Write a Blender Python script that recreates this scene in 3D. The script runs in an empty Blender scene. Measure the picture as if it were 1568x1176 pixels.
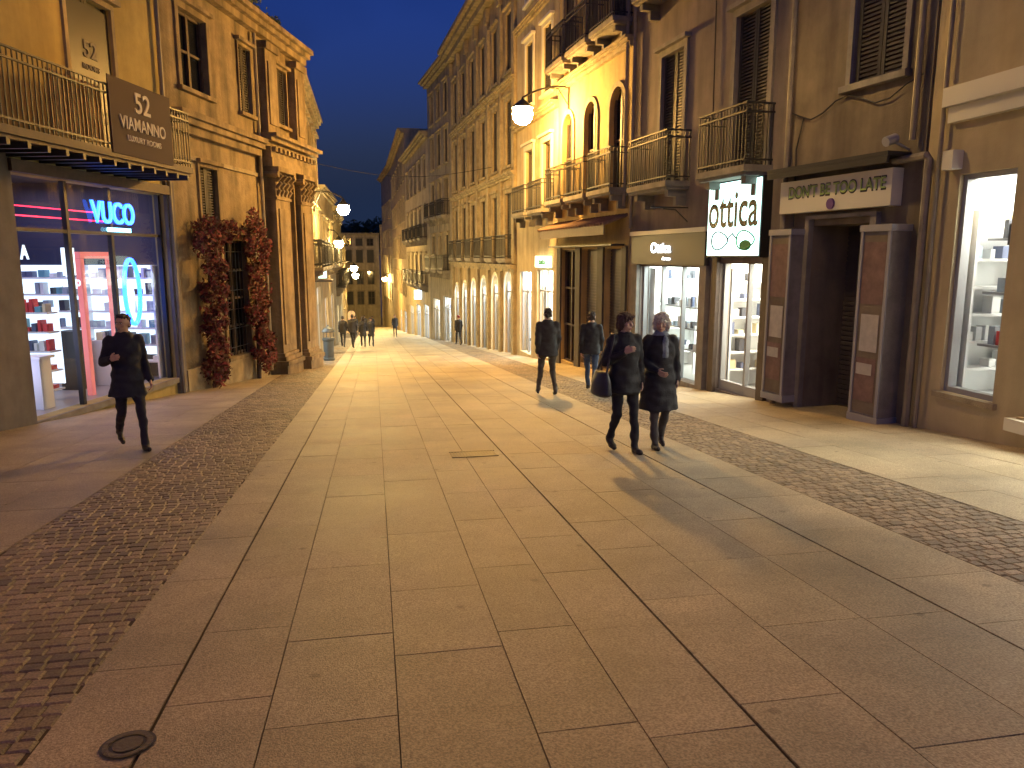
import bpy, bmesh, math, random, time
from mathutils import Vector, Matrix, noise as nz
random.seed(7)
sc=bpy.context.scene
SL=0.077
def gz(y): return -SL*y
# ---------------------------------------------------------------- materials
_m={}
def nodes(name):
    m=bpy.data.materials.new(name); m.use_nodes=True
    nt=m.node_tree; return m,nt,nt.nodes['Principled BSDF'],nt.nodes['Material Output']
def M(name,col,rough=.85,var=.25,bump=.25,scale=3.0,stain=0.0,metal=0.0,fine=60.0,vcol=False):
    if name in _m: return _m[name]
    m,nt,p,out=nodes(name); N=nt.nodes; Lk=nt.links
    p.inputs['Roughness'].default_value=rough; p.inputs['Metallic'].default_value=metal
    if bump<=.05 and var<=.1:
        p.inputs['Base Color'].default_value=(*col[:3],1); _m[name]=m; return m
    geo=N.new('ShaderNodeNewGeometry')
    n1=N.new('ShaderNodeTexNoise'); n1.inputs['Scale'].default_value=scale; n1.inputs['Detail'].default_value=4; n1.inputs['Roughness'].default_value=.65
    Lk.new(geo.outputs['Position'],n1.inputs['Vector'])
    r=N.new('ShaderNodeMapRange'); r.inputs['From Min'].default_value=.3; r.inputs['From Max'].default_value=.7
    r.inputs['To Min'].default_value=1-var; r.inputs['To Max'].default_value=1+var*.7
    Lk.new(n1.outputs['Fac'],r.inputs['Value'])
    mul=N.new('ShaderNodeVectorMath'); mul.operation='SCALE'; mul.inputs[0].default_value=col[:3]
    Lk.new(r.outputs['Result'],mul.inputs['Scale']); cur=mul.outputs[0]
    if stain>0:
        mp=N.new('ShaderNodeMapping'); mp.inputs['Scale'].default_value=(1.6,1.6,.22); Lk.new(geo.outputs['Position'],mp.inputs['Vector'])
        n2=N.new('ShaderNodeTexNoise'); n2.inputs['Scale'].default_value=1.7; n2.inputs['Detail'].default_value=3; Lk.new(mp.outputs[0],n2.inputs['Vector'])
        r2=N.new('ShaderNodeMapRange'); r2.inputs['From Min'].default_value=.42; r2.inputs['From Max'].default_value=.68
        r2.inputs['To Min'].default_value=1; r2.inputs['To Max'].default_value=1-stain; Lk.new(n2.outputs['Fac'],r2.inputs['Value'])
        m2=N.new('ShaderNodeVectorMath'); m2.operation='SCALE'; Lk.new(cur,m2.inputs[0]); Lk.new(r2.outputs['Result'],m2.inputs['Scale']); cur=m2.outputs[0]
    if vcol:
        a=N.new('ShaderNodeAttribute'); a.attribute_name='Col'
        m3=N.new('ShaderNodeVectorMath'); m3.operation='MULTIPLY'; Lk.new(cur,m3.inputs[0]); Lk.new(a.outputs['Color'],m3.inputs[1]); cur=m3.outputs[0]
    Lk.new(cur,p.inputs['Base Color'])
    if bump>.05:
        nb=N.new('ShaderNodeTexNoise'); nb.inputs['Scale'].default_value=fine; nb.inputs['Detail'].default_value=2; Lk.new(geo.outputs['Position'],nb.inputs['Vector'])
        b=N.new('ShaderNodeBump'); b.inputs['Strength'].default_value=bump; b.inputs['Distance'].default_value=.02
        Lk.new(nb.outputs['Fac'],b.inputs['Height']); Lk.new(b.outputs[0],p.inputs['Normal'])
    _m[name]=m; return m
def E(name,col,st):
    if name in _m: return _m[name]
    m,nt,p,out=nodes(name)
    p.inputs['Base Color'].default_value=(.8*col[0],.8*col[1],.8*col[2],1)
    p.inputs['Emission Color'].default_value=(*col,1); p.inputs['Emission Strength'].default_value=st
    _m[name]=m; return m
def GL(name,tint=(.95,.97,.98)):
    m,nt,p,out=nodes(name); N=nt.nodes; Lk=nt.links
    N.remove(p)
    t=N.new('ShaderNodeBsdfTransparent'); t.inputs[0].default_value=(*tint,1)
    g=N.new('ShaderNodeBsdfGlossy'); g.inputs['Roughness'].default_value=.02
    f=N.new('ShaderNodeLayerWeight'); f.inputs[0].default_value=.5
    pw=N.new('ShaderNodeMath'); pw.operation='POWER'; pw.inputs[1].default_value=4.5; Lk.new(f.outputs['Facing'],pw.inputs[0])
    ml=N.new('ShaderNodeMath'); ml.operation='MULTIPLY_ADD'; ml.inputs[1].default_value=.8; ml.inputs[2].default_value=.05; Lk.new(pw.outputs[0],ml.inputs[0])
    mx=N.new('ShaderNodeMixShader'); Lk.new(ml.outputs[0],mx.inputs[0]); Lk.new(t.outputs[0],mx.inputs[1]); Lk.new(g.outputs[0],mx.inputs[2])
    Lk.new(mx.outputs[0],out.inputs[0]); _m[name]=m; return m
# ================================================================ PEOPLE
skin=M('skin',(.5,.32,.21),.55,.08,.03,20); lipm=M('lips',(.35,.12,.1),.5,.05,0); eyem=M('eye_dark',(.02,.015,.012),.2,.05,0); scl=M('eye_white',(.6,.58,.55),.3,.03,0)
def bm_sph(bm,c,r,rot=None,seg=14):
    m=Matrix.Translation(Vector(c))@(rot or Matrix.Identity(4))@Matrix.Diagonal((r[0],r[1],r[2],1)); bmesh.ops.create_uvsphere(bm,u_segments=seg,v_segments=seg//2+2,radius=1,matrix=m)
def bm_tube(bm,a,b,ra,rb):
    a=Vector(a);b=Vector(b);d=b-a
    if d.length>1e-5:
        m=Matrix.Translation((a+b)/2)@d.to_track_quat('Z','Y').to_matrix().to_4x4(); bmesh.ops.create_cone(bm,cap_ends=True,segments=12,radius1=ra,radius2=rb,depth=d.length,matrix=m)
    bm_sph(bm,a,(ra,)*3,seg=10); bm_sph(bm,b,(rb,)*3,seg=10)
def bm_loft(bm,rings,n=24):
    R=[]
    for (cx,cy,z,rx,ry) in rings: R.append([bm.verts.new((cx+rx*math.cos(2*math.pi*k/n),cy+ry*math.sin(2*math.pi*k/n),z)) for k in range(n)])
    for i in range(len(R)-1):
        for k in range(n): bm.faces.new((R[i][k],R[i][(k+1)%n],R[i+1][(k+1)%n],R[i+1][k]))
    bm.faces.new(R[0][::-1]); bm.faces.new(R[-1])
def remesh(bm,vox,smooth=2,noise=0,fs=(55,16)):
    me=bpy.data.meshes.new('tmp'); bm.to_mesh(me); bm.free(); ob=bpy.data.objects.new('tmp',me); sc.collection.objects.link(ob)
    md=ob.modifiers.new('r','REMESH'); md.mode='VOXEL'; md.voxel_size=vox
    if smooth: sm=ob.modifiers.new('s','SMOOTH'); sm.iterations=smooth; sm.factor=.5
    dg=bpy.context.evaluated_depsgraph_get(); out=bpy.data.meshes.new_from_object(ob.evaluated_get(dg))
    bpy.data.objects.remove(ob); bpy.data.meshes.remove(me)
    if noise:
        for v in out.vertices:
            q=v.co; v.co=v.co+v.normal*noise*nz.noise(Vector((q.x*fs[0],q.y*fs[0],q.z*fs[1])))
    out.polygons.foreach_set('use_smooth',[True]*len(out.polygons))
    return out
def segd(p,a,b):
    d=b-a; t=max(0,min(1,(p-a).dot(d)/max(d.length_squared,1e-9))); return (p-(a+d*t)).length
PEND=[]
def person(name,x,y,head,H=1.7,coat=(.02,.02,.025),trou=(.03,.03,.035),hair=(.03,.02,.015),hem=.78,puff=1.0,woman=False,pose=None,headyaw=0,hairstyle='short',scarf=None,bag=None,shoes=(.02,.015,.012),vox=.016,mirror=False,hat=False,fluff=.02):
    P=dict(lh=(.09,0,.9),rh=(-.09,0,.9),lk=(.09,-.17,.5),la=(.075,-.26,.085),rk=(-.085,.0,.48),ra=(-.07,.27,.17),lt=(0,-1,.12),rt=(0,-.82,-.5),
           ls=(.165,0,1.385),rs=(-.165,0,1.385),le=(.215,.09,1.11),lw=(.205,.06,.87),re=(-.215,-.02,1.11),rw=(-.205,-.15,.9))
    if pose: P.update(pose)
    if mirror:
        Q={}
        for k,v in P.items():
            kk=('r' if k[0]=='l' else 'l')+k[1:]; Q[kk]=(-v[0],v[1],v[2])
        P=Q
    V={k:Vector(v) for k,v in P.items()}
    ch=[]
    def addm(nm,me,mats):
        for m in mats: me.materials.append(m)
        ch.append((nm,me))
    cid='%s_%d'%(name,len(PEND))
    cmn=M(cid+'_coat',coat,.75,.3,.4,14,fine=90); tmn=M(cid+'_trousers',trou,.85,.25,.3,16,fine=120); smn=M(cid+'_shoes',shoes,.45,.1,.05,10)
    hmn=M(cid+'_hair',hair,.6,.4,.3,40); sfm=M(cid+'_scarf',scarf or coat,.9,.3,.3,30)
    bm=bmesh.new(); p=puff; w=.93 if woman else 1.0
    rings=[(0,.0,hem,.18*p,.15*p),(0,0,max(hem+.05,.84),.178*p,.145*p),(0,0,.98,.16*p,.128*p),(0,0,1.1,.152*p*w,.12*p),(0,-.005,1.25,.172*p*w,.125*p),(0,0,1.35,.178*w,.115*p),(0,0,1.41,.13*w,.095),(0,0,1.46,.072,.07)]
    if hem<.7: rings[0]=(0,.0,hem,.215*p,.19*p); rings.insert(1,(0,0,.72,.195*p,.165*p))
    bm_loft(bm,rings)
    for s in('l','r'):
        bm_tube(bm,V[s+'h'],V[s+'k'],.09,.06); bm_tube(bm,V[s+'k'],V[s+'a'],.06,.046)
        an=V[s+'a']; t=V[s+'t'].normalized(); heel=an+Vector((0,.035,-.045)); toe=an+t*.165+Vector((0,0,-.05)); toe.z=max(toe.z,.032); heel.z=max(heel.z,.035)
        bm_tube(bm,an,heel,.045,.034); bm_tube(bm,heel,toe,.036,.03); bm_tube(bm,an,(heel+toe)/2,.044,.038); bm_sph(bm,heel*.35+toe*.65,(.046,.07,.032))
        sh=V[s+'s']*1.0; sh.x*=w
        bm_tube(bm,sh,V[s+'e'],.064*p,.052*p); bm_tube(bm,V[s+'e'],V[s+'w'],.052*p,.04*p)
    bm_tube(bm,(0,.0,1.4),(0,-.012,1.5),.06,.053)
    for k_ in range(14):
        t=2*math.pi*k_/14; bm_sph(bm,(.078*math.cos(t),.075*math.sin(t),1.452+.012*math.sin(t)),(.026,.026,.032),seg=8)
    if scarf: bm_sph(bm,(0,-.01,1.465),(.095,.092,.045)); bm_tube(bm,(.03,-.1,1.42),(.035,-.14,1.2),.035,.03)
    me=remesh(bm,vox,3,.018,(9,13))
    for m in(cmn,tmn,smn,skin,sfm): me.materials.append(m)
    arms=[(V[s+a],V[s+b_]) for s in'lr' for a,b_ in(('s','e'),('e','w'))]
    for f in me.polygons:
        c=f.center; i=0 if c.z>hem-.01 else 1
        if i==1:
            if c.z>.7:
                for a,b_ in arms:
                    if segd(c,a,b_)<.075: i=0
            for s in'lr':
                an=V[s+'a']
                if (c-an).length<.26 and c.z<an.z+.01: i=2
        if c.z>1.44:
            r=math.hypot(c.x,c.y)
            if c.z>1.452 and r<.12: i=4 if scarf else (0 if c.z<1.487 else 3)
        if scarf and c.z>1.18 and c.y<-.115 and abs(c.x-.033)<.04 and c.z<1.5: i=4
        f.material_index=i
    addm('body',me,[])
    hc=Vector((0,-.015,1.588)); R=Matrix.Translation(hc)@Matrix.Rotation(math.radians(headyaw),4,'Z')
    bm=bmesh.new()
    bm_sph(bm,(0,.012,.022),(.074,.094,.09)); bm_sph(bm,(0,-.022,-.04),(.056,.062,.062)); bm_sph(bm,(0,-.05,-.085),(.026,.024,.02)); bm_tube(bm,(0,.015,-.05),(0,.02,-.14),.05,.052)
    bm_tube(bm,(0,-.078,.012),(0,-.1,-.022),.009,.014); bm_sph(bm,(0,-.078,-.058),(.024,.012,.011)); bm_sph(bm,(0,-.074,.03),(.05,.014,.01))
    for sg in(-1,1): bm_sph(bm,(sg*.074,.012,-.005),(.012,.02,.032)); bm_sph(bm,(sg*.04,-.055,-.02),(.022,.025,.022))
    me=remesh(bm,.0065,1); me.transform(R); addm('head',me,[skin])
    for nm,mt,off,rr in(('eye_whites',scl,-.083,(.0125,.006,.0065)),('irises',eyem,-.0875,(.006,.004,.006))):
        bm=bmesh.new()
        for sg in(-1,1): bm_sph(bm,(sg*.03,off,.008),rr,seg=10)
        me=bpy.data.meshes.new(nm); bm.to_mesh(me); bm.free(); me.transform(R); addm(nm,me,[mt])
    bm=bmesh.new(); bm_sph(bm,(0,-.089,-.058),(.02,.005,.006),seg=10)
    me=bpy.data.meshes.new('mouth'); bm.to_mesh(me); bm.free(); me.transform(R); addm('mouth',me,[lipm])
    bm=bmesh.new()
    for sg in(-1,1): bm_tube(bm,(sg*.015,-.088,.026),(sg*.045,-.08,.027),.0035,.003)
    me=bpy.data.meshes.new('eyebrows'); bm.to_mesh(me); bm.free(); me.transform(R); addm('eyebrows',me,[hmn])
    bm=bmesh.new()
    if hat: bm_sph(bm,(0,.012,.055),(.086,.104,.075)); bm_sph(bm,(0,.03,.02),(.084,.092,.06))
    elif hairstyle=='short': bm_sph(bm,(0,.026,.048),(.077,.09,.073)); bm_sph(bm,(0,.047,-.002),(.073,.063,.068)); bm_sph(bm,(.015,-.036,.086),(.05,.036,.022)); bm_sph(bm,(-.02,-.02,.09),(.05,.05,.022))
    else:
        bm_sph(bm,(0,.022,.052),(.094,.105,.088)); bm_sph(bm,(0,.05,-.02),(.09,.078,.1))
        for sg in(-1,1): bm_sph(bm,(sg*.078,.005,.0),(.028,.05,.075)); bm_sph(bm,(sg*.035,-.055,.084),(.045,.035,.026))
    me=remesh(bm,.008,1,fluff); me.transform(R); addm('hair' if not hat else 'woolly_hat',me,[hmn])
    for s in('l','r'):
        bm=bmesh.new(); e,wr=V[s+'e'],V[s+'w']; d=(wr-e).normalized(); sg=1 if s=='l' else -1
        inn=Vector((-sg,0,0)); inn=(inn-d*inn.dot(d)).normalized(); fw=d.cross(inn)
        if fw.y>0: fw=-fw
        if abs(d.y)>.6 and fw.z<0: fw=-fw
        o=wr
        bm_tube(bm,o-d*.02,o+d*.03,.026,.026)
        for i in range(4):
            f=(1.5-i)*.019; base=o+d*.085+fw*f; bm_tube(bm,o+d*.02+fw*f*.6,base,.014,.0115)
            l=(.07,.08,.075,.06)[i]; m1=base+(d*.9+inn*.42).normalized()*l*.5; m2=m1+(d*.55+inn*.84).normalized()*l*.5
            bm_tube(bm,base,m1,.0095,.0088); bm_tube(bm,m1,m2,.0088,.0075)
        t0=o+d*.025+fw*.024; t1=t0+(d*.6+fw*.7+inn*.3).normalized()*.04; t2=t1+(d*.9+fw*.2+inn*.3).normalized()*.03
        bm_tube(bm,t0,t1,.014,.0105); bm_tube(bm,t1,t2,.0105,.0085)
        me=remesh(bm,.0042 if vox<.02 else .008,1); addm('hand_'+s,me,[skin])
    if bag:
        bx,by,bz,bw,bd,bh,bc=bag; bgm=M(cid+'_bag',bc,.5,.2,.2,12)
        bm=bmesh.new(); bm_loft(bm,[(bx,by,bz,bd*.8,bw*.8),(bx,by,bz+.03,bd,bw),(bx,by,bz+bh*.6,bd*.9,bw*.9),(bx,by,bz+bh,bd*.45,bw*.7)])
        me=remesh(bm,.015,3); addm('handbag',me,[bgm])
        bm=bmesh.new(); sh=V['rs' if bx<0 else 'ls']+Vector((0,0,.075)); pts=[Vector((bx,by-bw*.6,bz+bh*.9)),sh+Vector((0,-.05,0)),sh+Vector((0,.05,0)),Vector((bx,by+bw*.6,bz+bh*.9))]
        for i in range(3): bm_tube(bm,pts[i],pts[i+1],.013,.013)
        me=bpy.data.meshes.new('strap'); bm.to_mesh(me); bm.free(); addm('bag_strap',me,[bgm])
    PEND.append((name,ch,x,y,head,H)); return ch
def place(name,ch,x,y,head,H):
    root=bpy.data.objects.new(name,None); sc.collection.objects.link(root); root.location=(x,y,gz(y)); root.rotation_euler=(0,0,math.radians(head)); k=H/1.7; root.scale=(k,k,k)
    for nm,me in ch:
        o=bpy.data.objects.new(nm,me); sc.collection.objects.link(o); o.parent=root
person('man',-3.19,10.4,30,1.76,coat=(.012,.014,.028),trou=(.02,.02,.03),hem=.68,puff=1.1,headyaw=-45,pose=dict(re=(-.25,.02,1.12),rw=(-.21,-.2,1.18),le=(.225,.06,1.11),lw=(.25,-.06,.87),lk=(.09,-.2,.51),la=(.08,-.3,.085),rk=(-.085,.03,.48),ra=(-.07,.32,.19)),vox=.015)
person('woman',2.95,8.58,8,1.68,coat=(.014,.014,.016),trou=(.015,.015,.018),hair=(.06,.03,.02),hem=.74,puff=1.22,woman=True,headyaw=22,hairstyle='bob',bag=(-.31,-.02,.72,.22,.1,.3,(.02,.02,.028)),
   pose=dict(re=(-.25,.0,1.13),rw=(-.12,-.22,1.26),le=(.235,.06,1.11),lw=(.225,-.02,.87),lk=(.09,-.12,.5),la=(.08,-.18,.085),rk=(-.09,-.02,.48),ra=(-.08,.19,.13),rt=(0,-.9,-.35)),vox=.015)
person('woman',3.47,8.75,-6,1.66,coat=(.018,.018,.02),trou=(.06,.055,.05),hair=(.68,.63,.5),hem=.5,puff=1.18,woman=True,headyaw=-18,hairstyle='bob',scarf=(.2,.23,.26),fluff=.045,
   pose=dict(re=(-.23,.02,1.11),rw=(-.09,-.21,1.02),le=(.235,.08,1.11),lw=(.23,.0,.88),lk=(.09,-.03,.48),la=(.08,.14,.12),lt=(0,-.9,-.3),rk=(-.09,-.12,.5),ra=(-.08,-.19,.085),rt=(0,-1,.12)),vox=.015)
person('man',3.5,15.0,176,1.8,coat=(.025,.022,.022),trou=(.07,.06,.045),hem=.78,puff=1.18,pose=dict(lk=(.13,-.05,.49),la=(.17,-.1,.085),rk=(-.11,-.04,.48),ra=(-.14,.12,.12),rt=(0,-.9,-.3)),vox=.018)
person('man',4.55,15.4,160,1.72,coat=(.014,.014,.018),trou=(.05,.08,.14),hem=.82,puff=1.12,vox=.018)
far1=person('pedestrian',4.6,41.5,190,1.65,coat=(.02,.02,.025),hem=.8,hat=True,hair=(.2,.03,.03),vox=.024)
far2=person('pedestrian',-1.7,42,180,1.7,vox=.024,coat=(.03,.028,.03)); far3=person('pedestrian',-.2,42.6,10,1.6,vox=.024,woman=True,hem=.6,hairstyle='bob')
for nm,ch,x,y,h,H in list(PEND): place(nm,ch,x,y,h,H)
for ch,x,y,h,H in((far2,-1.15,41,168,1.78),(far3,-.62,42,185,1.66),(far3,-1.6,66,0,1.7),(far2,-.9,70,180,1.75),(far2,1.6,60,0,1.75),(far3,-.2,78,5,1.65)): place('pedestrian',ch,x,y,h,H)
glass=GL('shop_glass')
darkglass=M('window_glass',(.012,.014,.018),rough=.06,var=.1,bump=.0)
warmglass=E('lit_window_glass',(1,.62,.25),.8)
wood=M('dark_wood',(.07,.045,.03),.6,.3,.2,8)
shutter=M('shutter_paint',(.035,.03,.025),.6,.2,.1,6)
iron=M('wrought_iron',(.02,.02,.02),.5,.1,.0)
pipe=M('pipe_paint',(.26,.22,.15),.5,.2,.1,5,.2)
stone=M('limestone',(.28,.215,.12),.85,.35,.6,2.2,.55,fine=25)
stone_t=M('stone_trim',(.34,.28,.17),.85,.3,.4,3,.35)
greytrim=M('grey_stone_trim',(.23,.21,.18),.8,.25,.3,3,.3)
white=M('white_paint',(.74,.73,.71),.6,.08,.0)
whitewall=M('shop_white_wall',(.74,.75,.74),.7,.05,.0)
floort=M('shop_floor',(.3,.28,.26),.3,.1,.0)
blackp=M('black_paint',(.015,.015,.017),.4,.1,.0)
greyp=M('grey_metal',(.3,.3,.3),.45,.1,.0)
roof=M('roof_tiles',(.2,.12,.08),.9,.3,.5,4)
TX=[]
class Acc:
    def __init__(s,name,origin=(0,0,0)):
        s.name=name; s.o=Vector(origin); s.parts={}; s.extra=[]
    def add(s,part,mat,vs,fs):
        d=s.parts.setdefault((part,mat.name),[mat,[],[]]); b=len(d[1])
        d[1].extend(vs); d[2].extend([[i+b for i in f] for f in fs])
    def emit(s):
        root=bpy.data.objects.new(s.name,None); root.location=s.o; root.empty_display_size=.3
        sc.collection.objects.link(root)
        for (pn,mn),(mat,vs,fs) in s.parts.items():
            me=bpy.data.meshes.new(pn); me.from_pydata([Vector(v)-s.o for v in vs],[],fs); me.materials.append(mat); me.update()
            ob=bpy.data.objects.new(pn,me); sc.collection.objects.link(ob); ob.parent=root
        for ob in s.extra:
            ob.parent=root; ob.matrix_parent_inverse=Matrix.Translation(-s.o)
        s.root=root; return root
BF=[(0,1,2,3),(7,6,5,4),(0,4,5,1),(1,5,6,2),(2,6,7,3),(3,7,4,0)]
def wbox(A,part,mat,x0,x1,y0,y1,z0,z1,T=None):
    vs=[Vector(v) for v in((x0,y0,z0),(x0,y1,z0),(x1,y1,z0),(x1,y0,z0),(x0,y0,z1),(x0,y1,z1),(x1,y1,z1),(x1,y0,z1))]
    if T is not None: vs=[T@v for v in vs]
    A.add(part,mat,vs,BF)
def wtube(A,part,mat,pts,rs,n=10):
    pts=[Vector(p) for p in pts]
    if not isinstance(rs,(list,tuple)): rs=[rs]*len(pts)
    vs=[];fs=[]
    for i,p in enumerate(pts):
        d=(pts[min(i+1,len(pts)-1)]-pts[max(i-1,0)]).normalized()
        a=d.orthogonal().normalized() if i==0 else (a-d*a.dot(d)).normalized()
        b=d.cross(a)
        for k in range(n):
            t=2*math.pi*k/n; vs.append(p+(a*math.cos(t)+b*math.sin(t))*rs[i])
    for i in range(len(pts)-1):
        for k in range(n):
            k2=(k+1)%n; fs.append((i*n+k,i*n+k2,(i+1)*n+k2,(i+1)*n+k))
    fs.append(tuple(range(n))[::-1]); fs.append(tuple(range((len(pts)-1)*n,len(pts)*n)))
    A.add(part,mat,vs,fs)
def wlathe(A,part,mat,c,prof,n=16,caps=True):
    vs=[];fs=[]
    for (r,z) in prof:
        for k in range(n):
            t=2*math.pi*k/n; vs.append(Vector((c[0]+r*math.cos(t),c[1]+r*math.sin(t),c[2]+z)))
    for i in range(len(prof)-1):
        for k in range(n):
            k2=(k+1)%n; fs.append((i*n+k,i*n+k2,(i+1)*n+k2,(i+1)*n+k))
    if caps: fs.append(tuple(range(n))[::-1]); fs.append(tuple(range((len(prof)-1)*n,len(prof)*n)))
    A.add(part,mat,vs,fs)
PW=1.0
greyp2=M('roller_metal',(.07,.06,.055),.5,.2,.1,5)
GOODS=[M('goods_%d'%i,c,.5,.05,0) for i,c in enumerate([(.6,.05,.05),(.7,.7,.68),(.1,.12,.2),(.6,.5,.3),(.05,.05,.06),(.3,.35,.4),(.12,.3,.35)])]
GOODW=[_m['goods_1'],_m['goods_2'],_m['goods_5'],_m['goods_4'],_m['goods_3'],_m['goods_1']]
COOL=(.88,.97,1); WARMW=(1,.92,.74)
class B(Acc):
    def __init__(s,name,P0,P1,side,ztop,depth,mat,zbase=None):
        Acc.__init__(s,name,(P0[0],P0[1],gz(P0[1])))
        s.P0=Vector((P0[0],P0[1],0)); d=Vector((P1[0]-P0[0],P1[1]-P0[1],0)); s.L=d.length; s.ex=d/s.L
        s.n=Vector((-s.ex.y,s.ex.x,0)) if side=='R' else Vector((s.ex.y,-s.ex.x,0))
        s.zt=ztop; s.depth=depth; s.mat=mat; s.op=[]; s.zb=min(gz(P0[1]),gz(P1[1]))-.6 if zbase is None else zbase
    def W(s,a,o,z): return s.P0+s.ex*a+s.n*o+Vector((0,0,z))
    def S(s,y): return (y-s.P0.y)/s.ex.y
    def box(s,part,mat,s0,s1,o0,o1,z0,z1):
        s.add(part,mat,[s.W(a,o,z) for a,o,z in((s0,o0,z0),(s0,o1,z0),(s1,o1,z0),(s1,o0,z0),(s0,o0,z1),(s0,o1,z1),(s1,o1,z1),(s1,o0,z1))],BF)
    def poly(s,part,mat,pts): s.add(part,mat,[s.W(*p) for p in pts],[tuple(range(len(pts)))])
    def tube(s,part,mat,pts,r,n=8): wtube(s,part,mat,[s.W(*p) for p in pts],r,n)
    def opening(s,s0,s1,z0,z1,kind='win',trim=None,arch=False,dp=.25,bars=2,tw=.14,ro=.2):
        s.op.append((s0,s1,z0,z1,dp))
        w=s1-s0
        if arch:
            r=w/2; c=(s0+s1)/2; zs=z1-r; n=10
            for sg in(-1,1):
                arc=[(c+sg*r*math.cos(t),zs+r*math.sin(t)) for t in [math.pi/2*i/n for i in range(n+1)]]
                cx=c+sg*r
                for i in range(n):
                    s.poly('walls',s.mat,[(cx,-.001,z1),(arc[i][0],-.001,arc[i][1]),(arc[i+1][0],-.001,arc[i+1][1])])
                    s.poly('reveals',s.mat,[(arc[i][0],-.001,arc[i][1]),(arc[i+1][0],-.001,arc[i+1][1]),(arc[i+1][0],-dp,arc[i+1][1]),(arc[i][0],-dp,arc[i][1])])
            if trim:
                for i in range(20):
                    t0=math.pi*i/20;t1=math.pi*(i+1)/20
                    R=r+tw
                    q=[(c+r*math.cos(t0),.05,zs+r*math.sin(t0)),(c+r*math.cos(t1),.05,zs+r*math.sin(t1)),(c+R*math.cos(t1),.05,zs+R*math.sin(t1)),(c+R*math.cos(t0),.05,zs+R*math.sin(t0))]
                    s.poly('surround',trim,q)
                    s.poly('surround',trim,[q[3],q[2],(q[2][0],0,q[2][2]),(q[3][0],0,q[3][2])])
                    s.poly('surround',trim,[q[0],q[1],(q[1][0],0,q[1][2]),(q[0][0],0,q[0][2])])
        if trim:
            zj=z1-w/2 if arch else z1
            s.box('surround',trim,s0-tw,s0-.002,-.02,.05,z0,zj); s.box('surround',trim,s1+.002,s1+tw,-.02,.05,z0,zj)
            if not arch:
                s.box('surround',trim,s0-tw,s1+tw,-.02,.053,z1+.002,z1+tw)
                s.box('surround',trim,s0-tw-.08,s1+tw+.08,-.02,.16,z1+tw+.003,z1+tw+.09)
            s.box('sill',trim,s0-tw-.05,s1+tw+.05,-.02,.13,z0-.1,z0-.003)
        if kind in('win','warm'):
            g=darkglass if kind=='win' else warmglass
            s.poly('glass',g,[(s0,-.17,z0),(s1,-.17,z0),(s1,-.17,z1),(s0,-.17,z1)])
            f=wood if kind=='win' else white
            for a,b in((s0,s0+.07),((s0+s1)/2-.05,(s0+s1)/2+.05),(s1-.07,s1)): s.box('window_frame',f,a,b,-.165,-.1,z0,z1)
            for i in range(bars+1):
                zz=z0+(z1-z0-.06)*i/bars
                s.box('window_frame',f,s0+.002,s1-.002,-.16,-.11,zz,zz+.06)
        elif kind=='shut':
            mm=shutter
            s.poly('shutter_back',mm,[(s0,-.12,z0),(s1,-.12,z0),(s1,-.12,z1),(s0,-.12,z1)])
            for a,b in((s0,s0+.07),((s0+s1)/2-.07,(s0+s1)/2-.006),((s0+s1)/2+.006,(s0+s1)/2+.07),(s1-.07,s1)): s.box('shutter_frame',mm,a,b,-.118,-.05,z0,z1)
            z=z0+.04
            while z<z1-.04:
                s.box('shutter_slats',mm,s0+.07,s1-.07,-.115,-.065,z,z+.035); z+=.065
        elif kind=='roll':
            s.poly('roller_shutter',greyp2,[(s0,-ro,z0),(s1,-ro,z0),(s1,-ro,z1),(s0,-ro,z1)])
            z=z0
            while z<z1: s.box('roller_slats',greyp2,s0+.01,s1-.01,-ro,-ro+.03,z,z+.06); z+=.085
    def walls(s):
        S_=sorted({0.003,s.L-.003}|{round(v,4) for o in s.op for v in o[:2]}); Z=sorted({s.zb,s.zt}|{round(v,4) for o in s.op for v in o[2:4]})
        for i in range(len(S_)-1):
            for j in range(len(Z)-1):
                cs=(S_[i]+S_[i+1])/2; cz=(Z[j]+Z[j+1])/2
                if any(o[0]<cs<o[1] and o[2]<cz<o[3] for o in s.op): continue
                s.poly('walls',s.mat,[(S_[i],0,Z[j]),(S_[i+1],0,Z[j]),(S_[i+1],0,Z[j+1]),(S_[i],0,Z[j+1])])
        for (a,b,c,d,dp) in s.op:
            s.poly('reveals',s.mat,[(a,0,c),(a,-dp,c),(a,-dp,d),(a,0,d)]); s.poly('reveals',s.mat,[(b,0,c),(b,-dp,c),(b,-dp,d),(b,0,d)])
            s.poly('reveals',s.mat,[(a,0,c),(b,0,c),(b,-dp,c),(a,-dp,c)]); s.poly('reveals',s.mat,[(a,0,d),(b,0,d),(b,-dp,d),(a,-dp,d)])
        a,b=.003,s.L-.003; D=-s.depth
        s.poly('walls',s.mat,[(a,0,s.zb),(a,D,s.zb),(a,D,s.zt),(a,0,s.zt)]); s.poly('walls',s.mat,[(b,0,s.zb),(b,D,s.zb),(b,D,s.zt),(b,0,s.zt)])
        s.poly('walls',s.mat,[(a,D,s.zb),(b,D,s.zb),(b,D,s.zt),(a,D,s.zt)]); s.poly('roof',roof,[(a,0,s.zt),(b,0,s.zt),(b,D,s.zt),(a,D,s.zt)])
    def cornice(s,z,h=.3,p=.35,mat=None,s0=0,s1=None):
        mat=mat or stone_t; s1=s.L if s1 is None else s1
        s.box('cornice',mat,s0,s1,-.02,p*.45,z,z+h*.4); s.box('cornice',mat,s0-.004,s1+.004,-.02,p*.75,z+h*.4+.003,z+h*.7); s.box('cornice',mat,s0-.007,s1+.007,-.02,p,z+h*.7+.003,z+h)
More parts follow.
